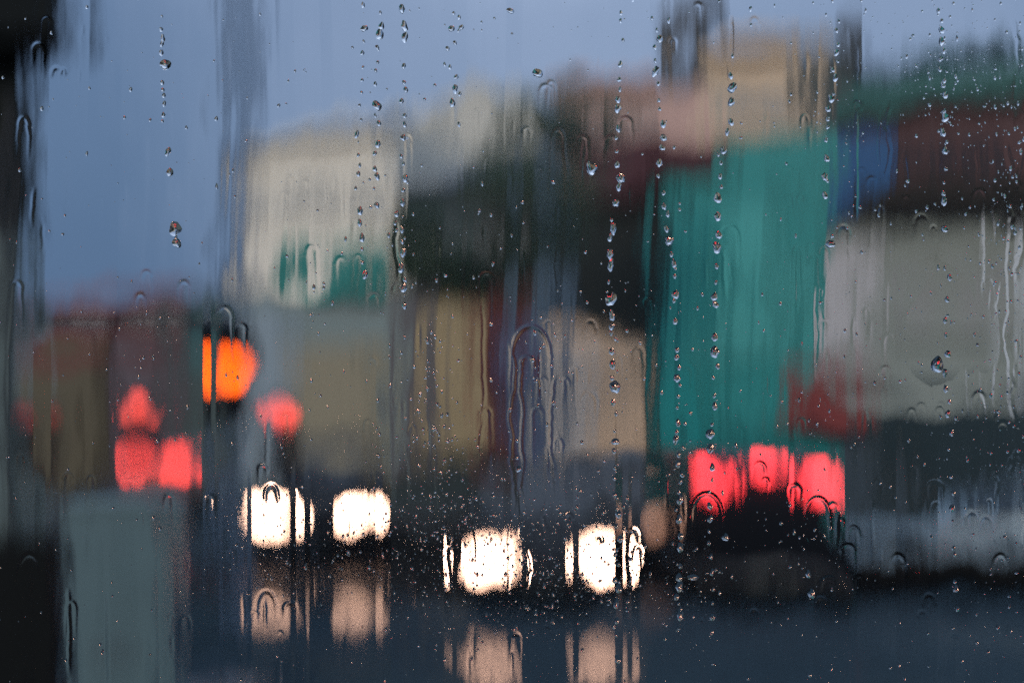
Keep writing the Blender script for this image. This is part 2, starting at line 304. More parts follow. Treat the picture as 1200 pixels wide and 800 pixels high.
# ------------------------------------------------------------------ street tree
def tree(px, d, pz0, pz1, wpx, seed=4, label='dark dense leafy street tree in front of the slate fronted building', cols=((.035, .06, .035), (.055, .085, .045))):
    c = at(px, (pz0+pz1)/2, d); rz = (pz1-pz0)/2/F*d; rx = wpx/2/F*d
    e = empty('street_tree', (c.x, d, .12)); tag(e, label, 'tree')
    m = MB(); rnd = random.Random(seed)
    m.cyl((0, 0, 0), (.05, .02, 2.6), .16, .11, 10); m.cyl((.05, .02, 2.6), (-.05, 0, c.z), .11, .05, 8)
    for i in range(9):
        a = i*2.4; z0 = 2.3+i*.28; m.cyl((.03, 0, z0), (math.cos(a)*rx*.7, math.sin(a)*rx*.7, z0+.9), .05, .015, 6)
    m.build('trunk', mat('bark', (.06, .045, .035), .9, bump=.5), e, smooth=True)
    clumps = []
    for i in range(26):
        a = rnd.uniform(0, 6.28); q = rnd.uniform(-1, 1); rr = math.sqrt(1-q*q)*rnd.uniform(.45, .85)
        lean = .62*rx*q
        clumps.append((math.cos(a)*rx*rr+lean, math.sin(a)*rx*.8*rr, c.z-.12+q*rz*.8, rnd.uniform(.34, .62)))
    for mi, mm in enumerate((mat('dark_leaves%d' % seed, cols[0], .6, var=.4), mat('leaves%d' % seed, cols[1], .6, var=.4))):
        m = MB()
        for (x, y, z, r) in clumps[mi::2] if mi else clumps[0::2]:
            for k in range(260):
                v = Vector((rnd.gauss(0, 1), rnd.gauss(0, 1), rnd.gauss(0, 1))).normalized()*r*rnd.random()**.35
                p = Vector((x, y, z))+v; u = Vector((rnd.gauss(0, 1), rnd.gauss(0, 1), rnd.gauss(0, 1))).normalized(); w = u.orthogonal().normalized()
                s = rnd.uniform(.05, .1)
                m.add([p-u*s, p+w*s*.5, p+u*s, p-w*s*.5], [(0, 1, 2, 3)])
        m.build('crown', mm, e)
tree(584, 25.5, 104, 372, 235)
tree(1112, 33, 44, 140, 190, seed=9, label='dark blue green tree top showing above the green parapet at the upper right', cols=((.012, .06, .045), (.02, .085, .065)))

# ------------------------------------------------------------------ vehicles (built nose towards -Y, origin on the ground under the nose)
def wheel(e, x, y, r=.32, w=.2):
    s = 1 if x > 0 else -1
    ty = MB().cyl((x-w/2, y, r), (x+w/2, y, r), r, n=28).build('wheel', BLACK, e, bev=.03)
    MB().cyl((x+s*(w/2-.01), y, r), (x+s*(w/2+.012), y, r), r*.62, r*.55, 20).build('rim', CHROME, ty)
def car(name, label, loc, rz, paint, L=4.2, Wd=1.74, H=1.45, nose=.72, tailz=.95, style='hatch', lamps='head', lampz=.62, lampx=.65,
        lampr=.1, lampm=None, third=None, cat='car', rack=False):
    e = empty(name, loc, rz); tag(e, label, cat); w = Wd/2; bz = .2
    # stations: (y, belt height, roof height, roof half-width)
    if style == 'hatch': st = [(0,nose-.22,nose-.2,.8),(.08,nose,nose+.02,.86),(.9,nose+.16,nose+.18,.84),(1.15,nose+.2,nose+.24,.8),(1.85,nose+.24,H-.05,.66),(2.6,nose+.25,H,.66),(3.5,nose+.27,H-.05,.63),(L-.22,tailz,tailz+.28,.68),(L-.03,tailz-.08,tailz-.04,.8),(L,.5,.52,.84)]
    elif style == 'suv': st = [(0,nose-.25,nose-.2,.84),(.1,nose,nose+.03,.9),(.95,nose+.12,nose+.15,.88),(1.2,nose+.15,nose+.2,.84),(1.75,nose+.18,H-.05,.74),(2.6,nose+.2,H,.74),(L-.45,nose+.2,H-.03,.72),(L-.12,nose+.16,H-.22,.72),(L-.02,nose-.05,nose+.1,.86),(L,.5,.55,.88)]
    secs = []
    for (y, bl, rf, rw) in st:
        half = [(w*.9, bz), (w*1.0, bz+.14), (w*1.0, (bz+bl)/2), (w*.97, bl), (w*rw, max(rf-.03, bl+.004)), (w*rw*.8, max(rf, bl+.01))]
        taper = 1 if .3 < y < L-.3 else .93
        secs.append([(x*taper, y, z) for x, z in half] + [(-x*taper, y, z) for x, z in half[::-1]])
    MB().loft(secs).build('body', paint, e, smooth=True, bev=0, sub=2)
    def panel(nm, i, j, k0, k1, inset=.08, off=.02, m=GLASSY, side=1):
        # quad between stations i and j, ring points k0 and k1, pushed out slightly
        q = [Vector(secs[i][k0]), Vector(secs[j][k0]), Vector(secs[j][k1]), Vector(secs[i][k1])]
        c = sum(q, Vector())/4; nn = (q[1]-q[0]).cross(q[3]-q[0]).normalized()
        if nn.dot(c-Vector((0, L/2, .8))) < 0: nn = -nn
        q = [c+(p-c)*(1-inset) for p in q]
        return MB().add([p+nn*off for p in q]+[p-nn*.02 for p in q], [(0,1,2,3),(7,6,5,4),(0,4,5,1),(1,5,6,2),(2,6,7,3),(3,7,4,0)]).build(nm, m, e)
    wsi = 3 if style else 3
    def span(nm, y0, z0, w0, y1, z1, w1, th=.025):
        q = [Vector((-w0, y0, z0)), Vector((w0, y0, z0)), Vector((w1, y1, z1)), Vector((-w1, y1, z1))]
        nn = (q[1]-q[0]).cross(q[3]-q[0]).normalized()
        if nn.dot(Vector((0, (y0+y1)/2-L/2, .3))) < 0: nn = -nn
        return MB().add([p+nn*th for p in q]+[p-nn*.03 for p in q], [(0,1,2,3),(7,6,5,4),(0,4,5,1),(1,5,6,2),(2,6,7,3),(3,7,4,0)]).build(nm, GLASSY, e, bev=.01)
    s3, s4 = st[3], st[4]
    span('windscreen', s3[0]+.08, s3[2]+.02, w*.76, s4[0]-.02, s4[2]-.03, w*.6)
    s7, s6 = (st[7], st[6])
    span('rear_window', s6[0]+.08, s6[2]-.02, w*.56, s7[0]-.01, s7[2]-.0, w*.62)
    for s in (3, 8):                                    # the two sides of the ring
        for (i, j) in ((4, 5), (5, 6)): panel('side_window', i, j, s if s == 3 else 8, 4 if s == 3 else 7, .1, .012)
    wheel_y = (.78, L-.78)
    for sx in (-1, 1):
        for y in wheel_y: wheel(e, sx*(w-.1), y, .33 if style == 'hatch' else .37)
        mo = MB().box(sx*(w-.02)-.09, sx*(w-.02)+.09, s3[0]+.25, s3[0]+.37, s3[1]+.02, s3[1]+.16).build('mirror', paint, e, bev=.03)
    MB().box(-w*.9, w*.9, -.05, .12, .24, .42).build('bumper', BLACK, e, bev=.04)
    MB().box(-w*.9, w*.9, L-.12, L+.05, .26, .46).build('bumper', BLACK, e, bev=.04)
    for sx in (-1, 1): MB().box(sx*(w+.005)-.035, sx*(w+.005)+.035, 1.2, L-1.2, .16, .5).build('sill', BLACK, e, bev=.02)
    if lamps == 'off':
        for sx in (-1, 1): MB().box(sx*(w+.0)-.05, sx*(w+.0)+.05, .1, L-.1, .14, .52).build('side_cladding', mat('matt_black_plastic', (.008, .009, .01), .7, spec=.1), e, bev=.02)
    MB().box(-w*.45, w*.45, -.02, .06, .45, nose-.16).build('grille', BLACK, e, bev=.015)
    MB().box(-.26, .26, -.062, -.052, .28, .39).build('number_plate', DPLATE, e); MB().box(-.26, .26, L+.052, L+.062, .3, .41).build('number_plate', DPLATE, e)
    for i, sx in enumerate((-1, 1)):
        if lamps == 'head': hm = lampm or HEAD
        elif lamps == 'one': hm = lampm if sx > 0 else OFFLENS
        else: hm = CHROME
        MB().cyl((sx*lampx, -.035 , lampz), (sx*lampx, .2, lampz), lampr, n=24).build('headlight', hm, e)
        MB().box(sx*lampx-.13 if sx > 0 else sx*lampx-.1, sx*lampx+.1 if sx > 0 else sx*lampx+.13, -.015, .18, lampz-.12, lampz+.12).build('lamp_housing', CHROME if lamps != 'tail' else BLACK, e, bev=.02)
        tz = lampz if lamps == 'tail' else tailz-.2
        tm = lampm if lamps == 'tail' else OFFLENS
        rr = lampr if lamps == 'tail' else .09; tx = lampx if lamps == 'tail' else w*.8
        MB().box(tx*sx-rr, tx*sx+rr, L-.16, L+.03, tz-rr*1.15, tz+rr*1.15).build('tail_light', tm, e, bev=.02)
    if third: MB().box(-third[1], third[1], L-.3, L+.035, third[0]-third[2], third[0]+third[2]).build('brake_light', lampm, e, bev=.015)
    return e
nearblack = mat('black_car_paint', (.008, .009, .011), .35, var=0, spec=.08)
DPLATE = mat('dirty_number_plate', (.09, .09, .08), .6)
bluegrey = mat('blue_grey_car_paint', (.16, .22, .26), .3, .2, var=0, coat=.6)
car('car', 'oncoming black car with the two brightest headlights, nearest in the middle of the road', (.39, 17, 0), 0, nearblack, lampz=.58, lampx=.65, lampr=.165)
car('suv', 'oncoming black four wheel drive with lit headlights, left of the nearest car', (-3.09, 22, 0), 0, nearblack, style='suv', L=4.5, Wd=1.8, H=1.72, nose=.95, lampz=.77, lampx=.64, lampr=.17, cat='car')
car('car', 'dark parked hatchback with one dim side light, just behind the nearest oncoming car', (1.42, 21.6, 0), 0, mat('brown_black_car_paint', (.018, .014, .013), .4, var=0), lamps='one', lampm=DIMAMB, lampz=.66, lampx=.8, lampr=.13, Wd=1.8)
suv = car('van', 'black van seen from behind with three bright red brake lights, by the turquoise building', (0, 0, 0), math.pi, nearblack, style='suv', L=4.3, Wd=1.76, H=1.8, nose=1.15, lamps='tail', lampm=TAIL, lampz=1.45, lampx=.64, lampr=.092, third=(1.66, .12, .065), cat='van')
suv.location = ((898-600)/F*17, 17+4.3, 0)
car('car', 'blue grey hatchback parked side on at the right edge below the shop windows', (0, 0, 0), 0, bluegrey, lamps='off', L=4.3, H=1.5)
o = bpy.data.objects['car.002']
o.location = (4.95, 20.6, 0); o.rotation_euler.z = math.atan2(-E.x, E.y)
lc = car('car', 'small dark red car driving away with two close red tail lights, at the left', (0, 0, 0), math.pi, mat('dark_red_car_paint', (.1, .015, .015), .35, var=0, coat=.5), L=3.5, Wd=1.5, H=1.5, lamps='tail', lampm=TAILDIM, lampz=1.2, lampx=.42, lampr=.15, tailz=.95)
lc.location = ((187-600)/F*31, 31+3.5, 0)

# ------------------------------------------------------------------ traffic lights
def signal(label, px, py, d, lit, litm, r=.14, top=None, tall=False, base_z=0, lenses=3):
    p = at(px, py, d); e = empty('traffic_light', (p.x, d, base_z)); tag(e, label, 'traffic light')
    zl = p.z-base_z; order = {'red': 0, 'amber': 1}[lit]; zc = [zl+.34*(order-i) for i in range(lenses)]
    ztop = (top or zc[0]+.3); pr = .085 if tall else .055
    MB().cyl((0, .2, 0), (0, .2, ztop), pr*1.15, pr*.9, 16).build('pole', mat('pale_blue_grey_post', (.2, .25, .31), .5) if tall else STEEL, e)
    MB().box(-.19, .19, -.05, .1, zc[-1]-.22, zc[0]+.22).build('housing', BLACK, e, bev=.03)
    MB().box(-.04, .04, .1, .16, zl-.1, zl+.1).build('bracket', BLACK, e)
    for i in range(lenses):
        MB().cyl((0, -.07, zc[i]), (0, -.04, zc[i]), r, n=24).build('lens', litm if i == order else OFFLENS, e)
        a = [2*math.pi*k/24 for k in range(0, 13)]
        m = MB()
        for k in range(12):
            p0 = Vector((math.cos(a[k])*(r+.02), 0, math.sin(a[k])*(r+.02))); p1 = Vector((math.cos(a[k+1])*(r+.02), 0, math.sin(a[k+1])*(r+.02))); zc_ = Vector((0, 0, zc[i]))
            m.add([p0+zc_+Vector((0,-.055,0)), p1+zc_+Vector((0,-.055,0)), p1+zc_+Vector((0,-.2,0)), p0+zc_+Vector((0,-.2,0)), p0*1.08+zc_+Vector((0,-.055,0)), p1*1.08+zc_+Vector((0,-.055,0)), p1*1.08+zc_+Vector((0,-.2,0)), p0*1.08+zc_+Vector((0,-.2,0))], [(0,1,2,3),(7,6,5,4),(0,4,5,1),(2,6,7,3),(0,3,7,4),(1,5,6,2)])
        m.build('hood', BLACK, e)
    return e
signal('traffic light showing orange on a tall thick post against the sky', 275, 440, 15, 'amber', SIGAMB, .1, top=9.5, tall=True)
signal('traffic light showing red, in front of the dark red brick house at the left', 167, 479, 22, 'red', SIGRED, lenses=2)
signal('traffic light showing red, just above and left of the oncoming four wheel drive', 335, 490, 20.5, 'red', SIGRED)
signal('traffic light with faint red glow near the left edge', 50, 487, 24, 'red', SIGREDFAINT)

# ------------------------------------------------------------------ the vehicle we look out of
shell = mat('dark_cabin_lining', (.025, .026, .028), .8)
X0, X1, Z0, Z1 = -.62, .62, 1.98, 2.92                     # daylight opening of the window
m = MB(); wy0, wy1 = GL-.03, GL+.012
m.box(-1.8, X0, wy0, wy1, 1.0, 3.4); m.box(X1, 1.8, wy0, wy1, 1.0, 3.4); m.box(X0, X1, wy0, wy1, 1.0, Z0); m.box(X0, X1, wy0, wy1, Z1, 3.4)
o = m.build('cabin_wall', shell); tag(o, kind='structure')
m = MB(); m.box(-1.84, -1.8, -1.9, wy1, 1.0, 3.4); m.box(1.8, 1.84, -1.9, wy1, 1.0, 3.4); m.box(-1.84, 1.84, -1.94, -1.9, 1.0, 3.4); m.box(-1.84, 1.84, -1.94, wy1, 3.402, 3.45)
o = m.build('cabin_lining', shell); tag(o, kind='structure')
o = MB().box(-1.84, 1.84, -1.94, wy1, .94, .998).build('cabin_floor', shell); tag(o, kind='structure')
we = empty('vehicle_window', (0, GL, Z0)); tag(we, 'large rain covered vehicle window that the street is seen through', 'window')
m = MB(); g = .02
m.box(X0, X0+g, -.02, .006, 0, Z1-Z0); m.box(X1-g, X1, -.02, .006, 0, Z1-Z0); m.box(X0+g, X1-g, -.02, .006, 0, g); m.box(X0+g, X1-g, -.02, .006, Z1-Z0-g, Z1-Z0)
m.build('gasket', BLACK, we, bev=.003)
MB().box(X0+g+.0005, X1-g-.0005, -.006, -.0012, g+.0005, Z1-Z0-g-.0005).build('pane', clear('window_glass', 1.5), we)

# ------------------------------------------------------------------ water film: height field on the outer face of the pane
PX = GL/F                                    # one 1200-wide photo pixel on the pane, in metres
rng = np.random.default_rng(11)
def axis(lo, fa, fb, hi, fine, coarse):
    return np.concatenate([np.arange(lo, fa, coarse), np.arange(fa, fb, fine), np.arange(fb, hi, coarse), [hi]])
pxL = 600+(X0+g+.001)/PX; pxR = 600+(X1-g-.001)/PX; pyT = HOR-(Z1-g-.001-CAMZ)/PX; pyB = HOR+(CAMZ-Z0-g-.001)/PX
XS = axis(pxL, -60, 1260, pxR, .85, 3.2); YS = axis(pyT, -50, 850, pyB, 1.05, 12.0)
nx, ny = len(XS), len(YS)
def strips(width, jitter, zcell, sig, blur=1.2, warp=4, seed=0, heavy=True):
    r = np.random.default_rng(seed)
    bnd = [pxL-50]
    while bnd[-1] < pxR+50: bnd.append(bnd[-1]+width*(1+jitter*(r.random()*2-1)))
    bnd = np.array(bnd); nb = len(bnd); ncz = int((pyB-pyT)/zcell)+4
    V = r.normal(size=(nb+1, ncz)); V = V*(.5+.5*np.abs(V)) if heavy else V
    ph = r.random(nb+1)*zcell
    wn = r.normal(size=ncz+2)*warp
    yy = (YS-pyT)/zcell; w_ = np.interp(yy, np.arange(ncz+2), wn)
    out_ = np.zeros((ny, nx))
    for j in range(ny):
        idx = np.searchsorted(bnd, XS+w_[j])
        t_ = (YS[j]-pyT+ph[idx])/zcell; i0 = t_.astype(int); f_ = t_-i0; f_ = f_*f_*(3-2*f_)
        out_[j] = V[idx, i0]*(1-f_)+V[idx, np.minimum(i0+1, ncz-1)]*f_
    return out_*sig
SL = strips(30, .8, 300, 13.0, seed=1)+strips(11, .75, 200, 8, seed=2)+strips(4.0, .8, 110, 4.4, seed=3, heavy=False)
# broad windows in which the streaks are calmer or stronger
calm = np.clip(1-np.exp(-((XS-140)/130.)**2)*.55, .3, 1)[None, :]*(.8+.2*np.clip((YS-250)/160, 0, 1))[:, None]
SL *= calm
SL += np.where((XS > 1125)[None, :], strips(9, .6, 90, 6, seed=9), 0)
# streaks read off the lamps' discs: (x0, x1, y0, y1, sideways pull in pixels)
def sst(v): v = np.clip(v, 0, 1); return v*v*(3-2*v)
def band(x0, x1, y0, y1, s, keep=.25):
    keep *= .6
    fy = sst((YS-y0+22)/50)*sst((y1+22-YS)/50); fx = ((XS >= x0) & (XS < x1)).astype(float)
    k = fy[:, None]*fx[None, :]; global SL; SL = SL*(1-k*(1-keep))+k*s
for x0, x1, s in ((262,279,-2),(279,291,1),(291,295,-24),(295,342,0),(342,347,26),(347,358,-12),(358,364,24),(364,374,-14),(374,391,-14),(391,441,0),(441,449,-34),(449,459,-18),(459,478,14),
                  (505,520,-12),(520,524,26),(524,531,22),(531,535,-20),(535,556,9),(556,590,0),(590,613,-9),(613,620,14),(620,640,8),
                  (650,662,-16),(662,672,12),(672,678,-22),(678,722,0),(722,730,30),(730,736,-9),(736,741,12),(741,750,-22),(750,766,0),(766,805,0)):
    band(x0, x1, 540, 800, s, .18)
for x0, x1, s in ((205,238,-8),(238,248,18),(248,253,-26),(253,300,0),(300,366,1),(366,402,8)): band(x0, x1, 340, 556, s, .12)
for x0, x1, s in ((12,40,0),(40,60,22),(60,88,-4),(128,136,-4),(136,198,0)): band(x0, x1, 395, 560, s, .12)
band(678, 752, 190, 385, 0, .2); band(452, 505, 160, 380, 0, .4)
for x0, x1, s in ((136,238,0),(238,252,20)): band(x0, x1, 500, 640, s, .12)
for x0, x1, s in ((797,806,-16),(806,862,0),(862,870,-6),(870,878,-12),(880,925,0),(925,931,20),(931,976,0),(976,991,-8),(991,1002,16)): band(x0, x1, 480, 660, s, .2)
for j in range(-2, 3): pass
kern = np.array([.15, .7, .15]); SL = np.apply_along_axis(lambda a: np.convolve(np.pad(a, 1, 'edge'), kern, 'valid'), 1, SL)
Hf = np.zeros((ny, nx)); dx = np.diff(XS); LEAK = 150.0
for i in range(1, nx):
    a_ = math.exp(-dx[i-1]/LEAK)
    Hf[:, i] = Hf[:, i-1]*a_+SL[:, i]*.0018*dx[i-1]*PX
# a little pull up and down, different from streak to streak
def vnoise(cx, cy_, seed):
    r = np.random.default_rng(seed); gx = (XS-pxL)/cx; gy = (YS-pyT)/cy_; V = r.normal(size=(int(gy.max())+3, int(gx.max())+3))
    ix = gx.astype(int); iy = gy.astype(int); fx = gx-ix; fy = gy-iy; fx = fx*fx*(3-2*fx); fy = fy*fy*(3-2*fy)
    a = V[iy][:, ix]; b_ = V[iy][:, ix+1]; c_ = V[iy+1][:, ix]; d_ = V[iy+1][:, ix+1]
    return (a*(1-fx)+b_*fx)*(1-fy)[:, None]+(c_*(1-fx)+d_*fx)*fy[:, None]
Hf += vnoise(30, 40, 21)*2.2e-5+vnoise(9, 22, 22)*5e-6+vnoise(4, 5, 23)*6e-7
gk = np.exp(-.5*(np.arange(-18, 19)/7.0)**2); gk /= gk.sum()      # water runs down: nothing changes fast along a streak
Hf = np.apply_along_axis(lambda a: np.convolve(np.pad(a, 18, 'edge'), gk, 'valid'), 0, Hf)
Hf += vnoise(30, 46, 31)*4.6e-5+vnoise(9, 40, 32)*6e-6+vnoise(3.5, 7, 33)*7e-7
# ridges: rims where a run of water parts the film, and rivulets
def stamp(pts, amps, sig):
    for (x, y), A_ in zip(pts, amps):
        i0, i1 = np.searchsorted(XS, (x-3*sig, x+3*sig)); j0, j1 = np.searchsorted(YS, (y-3*sig, y+3*sig))
        if i1 <= i0 or j1 <= j0: continue
        g_ = A_*np.exp(-((XS[i0:i1]-x)**2)[None, :]/(2*sig*sig)-((YS[j0:j1]-y)**2)[:, None]/(2*sig*sig))
        sub = RD[j0:j1, i0:i1]; np.copyto(sub, np.where(np.abs(g_) > np.abs(sub), g_, sub))
RD = np.zeros((ny, nx))
rr_ = random.Random(5)
def arch(x, y, w, lL, lR, A_=5e-5, sig=1.5, dip=True):
    A_ *= .8; lL *= .8; lR *= .8
    pts = []; amps = []; k = rr_.uniform(.9, 1.9); sL, sR = rr_.choice(((1, 1), (1, .35), (.35, 1), (.8, .6))); lL *= rr_.uniform(.6, 1); lR *= rr_.uniform(.6, 1); w *= rr_.uniform(.85, 1.15)
    wl = [rr_.uniform(-1.2, 1.2) for _ in range(40)]
    n_ = int(lL/.9)
    for i in range(n_, 0, -1):
        q = i*.9; pts.append((x-w/2-q*.02*k+np.interp(q/12, range(40), wl)*.8, y+w*.5*k+q)); amps.append(A_*(1-q/lL)**1.4*sL)
    nn_ = int(w*3)+12
    for i in range(nn_+1):
        a = math.pi-math.pi*i/nn_; pts.append((x+math.cos(a)*w/2, y+w*.5*k-math.sin(a)*w*.5*k)); amps.append(A_*(sL+(sR-sL)*i/nn_)*(1+.5*math.sin(a)))
    n_ = int(lR/.9)
    for i in range(n_):
        q = i*.9; pts.append((x+w/2+q*.02*k+np.interp(q/12, range(40), wl[::-1])*.8, y+w*.5*k+q)); amps.append(A_*(1-q/lR)**1.4*sR)
    stamp(pts, amps, sig)
ARCH = [(263,360,18,55,75,7e-5),(282,380,12,30,50,4e-5),(365,288,13,90,110,6e-5),(399,302,10,30,40,5e-5),(438,345,12,150,30,5e-5),(437,420,8,90,12,4e-5),(570,320,15,110,120,6e-5),(570,478,12,50,80,6e-5),
        (622,382,42,150,130,7e-5),(618,418,14,110,60,6e-5),(636,442,10,80,100,5e-5),(630,478,12,90,60,5e-5),(654,152,13,150,120,6e-5),(617,150,9,30,60,6e-5),(640,100,14,60,80,5e-5),(646,96,8,120,40,4e-5),
        (690,460,16,70,50,6e-5),(674,430,8,60,20,5e-5),(748,408,10,30,60,5e-5),(692,376,12,14,12,4e-5),(788,46,7,10,30,5e-5),(818,5,8,20,40,4e-5),(884,22,8,26,14,4e-5),(716,160,12,16,30,4e-5),(683,160,10,70,120,5e-5),
        (733,138,12,30,60,5e-5),(560,128,6,60,60,4e-5),(477,160,8,110,90,5e-5),(855,265,22,20,60,4e-5),(934,290,8,140,110,5e-5),(955,300,9,60,110,5e-5),(965,375,10,60,60,4e-5),(988,265,14,40,50,4e-5),
        (1004,120,10,40,90,5e-5),(1080,252,14,30,26,5e-5),(1055,315,12,30,30,4e-5),(1042,392,10,50,60,5e-5),(1038,430,8,14,120,4e-5),(1078,365,14,70,110,4e-5),(1090,360,8,60,160,4e-5),(1160,325,14,30,150,6e-5),
        (1148,222,18,24,180,6e-5),(1148,460,14,40,70,6e-5),(1175,495,14,60,90,6e-5),(1192,500,12,60,60,6e-5),(1095,563,20,60,80,6e-5),(1139,600,12,70,70,5e-5),(1155,605,14,40,60,5e-5),(1188,535,14,30,70,6e-5),
        (1000,617,14,30,26,7e-5),(993,638,18,30,26,7e-5),(958,583,30,26,70,7e-5),(931,568,12,40,30,6e-5),(976,590,10,20,40,5e-5),(828,578,34,20,44,6e-5),(890,542,14,26,30,6e-5),(943,628,12,16,20,5e-5),
        (318,568,14,18,18,9e-5),(312,692,26,40,60,6e-5),(340,706,14,26,30,6e-5),(298,716,8,70,20,5e-5),(604,742,10,66,40,7e-5),(702,628,7,9,9,9e-5),(666,602,8,26,60,7e-5),(742,620,12,50,26,7e-5),(748,640,8,50,40,6e-5),
        (527,640,10,60,40,7e-5),(35,650,26,22,40,7e-5),(80,555,10,110,16,5e-5),(84,705,10,100,60,6e-5),(198,580,9,24,60,5e-5),(246,580,9,60,60,5e-5),(218,722,10,30,70,5e-5),(272,645,8,30,30,5e-5),(55,22,8,90,110,8e-5),(45,52,12,30,60,8e-5),
        (66,80,9,10,30,6e-5),(74,82,5,8,10,6e-5),(28,138,10,60,70,5e-5),(100,222,10,50,70,3e-5),(118,232,8,40,60,3e-5),(172,318,8,20,40,4e-5),(216,330,9,30,50,5e-5),(165,345,10,20,30,4e-5),(20,330,10,100,80,5e-5),(308,545,9,40,20,5e-5),
        (972,676,20,16,14,6e-5),(1088,696,14,12,10,5e-5),(1080,716,8,10,8,5e-5),(1070,548,8,40,60,4e-5),(1052,650,16,14,30,6e-5),(962,700,10,12,10,4e-5),(1172,650,16,30,40,6e-5),(1120,745,8,10,8,5e-5),(925,196,10,6,6,4e-5)]
for a_ in ARCH: arch(*a_)
for k in range(75):                         # smaller ones, thicker to the right and below
    x = rr_.choice((rr_.uniform(300, 1200), rr_.uniform(0, 1200), rr_.uniform(950, 1200), rr_.uniform(-700, 1900))); y = rr_.uniform(120, 830)
    if 762 < x < 930 and 210 < y < 500 and rr_.random() < .8: continue
    arch(x, y, rr_.uniform(4, 10), rr_.uniform(8, 60), rr_.uniform(8, 60), rr_.uniform(2, 4.6)*1e-5, 1.2)
def rivulet(x, y0, y1, wob, A_, sig, seed):
    r = random.Random(seed); pts = []; amps = []; n_ = int((y1-y0)/.9)+1; ks = [r.uniform(-1, 1) for _ in range(60)]; k2 = [r.uniform(-1, 1) for _ in range(200)]
    for i in range(n_):
        q = i*.9; pts.append((x+wob*np.interp(q/28, range(60), ks)+wob*.25*np.interp(q/7, range(200), k2), y0+q)); amps.append(A_*min(1, q/12+.2)*min(1, (y1-y0-q)/25+.1))
    stamp(pts, amps, sig)
for i, a_ in enumerate(((1155,235,350,2,8e-5,1.7),(1166,215,290,2,7e-5,1.6),(1183,170,470,5,9e-5,1.8),(1170,330,480,5,8e-5,1.7),(1196,120,330,5,8e-5,1.8),(1186,440,560,6,8e-5,1.7),(1165,480,600,4,7e-5,1.6),(1197,560,700,4,7e-5,1.6),
        (1190,20,150,4,6e-5,1.6),(858,20,82,1,6e-5,1.3),(934,285,370,1,5e-5,1.5),(956,335,440,2,5e-5,1.4),(565,350,540,3,4e-5,1.3),(600,400,600,4,5e-5,1.4),(612,430,600,3,6e-5,1.5),(648,440,610,4,6e-5,1.5),(640,520,640,4,5e-5,1.4),
        (82,690,790,2,6e-5,1.5),(97,30,40,1,5e-5,1),(93,82,104,.5,6e-5,.9),(465,260,330,3,6e-5,1.5),(510,560,640,4,5e-5,1.4),(1090,370,470,3,5e-5,1.4),(1070,360,440,3,5e-5,1.3),(980,600,640,3,7e-5,1.6),(1040,120,220,4,5e-5,1.4),(1003,130,260,2,6e-5,1.3),
        (1062,180,240,3,5e-5,1.3),(870,700,790,2,3e-5,1.2),(310,700,740,2,6e-5,1.4),(738,625,690,3,9e-5,1.6),(619,640,700,4,9e-5,1.7),(524,625,690,3,7e-5,1.5))): rivulet(*a_, 100+i)
for k in range(260):
    x = rr_.choice((rr_.uniform(0, 1200), rr_.uniform(300, 1200), rr_.uniform(400, 700), rr_.uniform(950, 1200), rr_.uniform(-800, 2000))); y = rr_.uniform(40, 800)
    if y < 120 and x < 650: continue
    rivulet(x, y, y+rr_.uniform(10, 34)*rr_.choice((1, 1, 2, 3)), rr_.uniform(.5, 3), rr_.choice((1, 1, -1))*rr_.uniform(1.2, 4.5)*1e-5, rr_.uniform(.9, 1.8), 900+k)
Hf += RD
Hf = np.clip(Hf, -1.25e-3, 1.3e-3)
FY = GL+.0004; BASE = 1.35e-3                   # back of the film, mean thickness
XW = (XS-600)*PX; ZW = CAMZ-(YS-HOR)*PX
V = np.empty((ny*nx+4, 3), np.float32); XX, ZZ = np.meshgrid(XW, ZW)
V[:ny*nx, 0] = XX.ravel(); V[:ny*nx, 1] = (FY+BASE+Hf).ravel(); V[:ny*nx, 2] = ZZ.ravel()
V[ny*nx:] = [(XW[0], FY, ZW[0]), (XW[-1], FY, ZW[0]), (XW[-1], FY, ZW[-1]), (XW[0], FY, ZW[-1])]
idx = np.arange(ny*nx).reshape(ny, nx)
q = np.stack([idx[:-1, :-1], idx[:-1, 1:], idx[1:, 1:], idx[1:, :-1]], -1).reshape(-1, 4)     # seen from +Y (outside)
k = ny*nx; c00, c10, c11, c01 = idx[0, 0], idx[0, -1], idx[-1, -1], idx[-1, 0]
q = np.vstack([q, [(k, k+3, k+2, k+1), (k, k+1, c10, c00), (k+1, k+2, c11, c10), (k+2, k+3, c01, c11), (k+3, k, c00, c01)]]).astype(np.int32)
me = bpy.data.meshes.new('water_film'); me.vertices.add(len(V)); me.vertices.foreach_set('co', V.ravel())
me.loops.add(q.size); me.loops.foreach_set('vertex_index', q.ravel()); me.polygons.add(len(q)); me.polygons.foreach_set('loop_start', np.arange(0, q.size, 4, dtype=np.int32))
sm = np.ones(len(q), bool); sm[-5:] = False
me.polygons.foreach_set('use_smooth', sm); me.update(calc_edges=True)
WATER = clear('water', 1.333); FILMM = clear('water_film', 1.333, .03)
o = bpy.data.objects.new('water_film', me); C.objects.link(o); me.materials.append(FILMM); tag(o, 'thin streaked sheet of rainwater running down the window', 'water', kind='stuff')

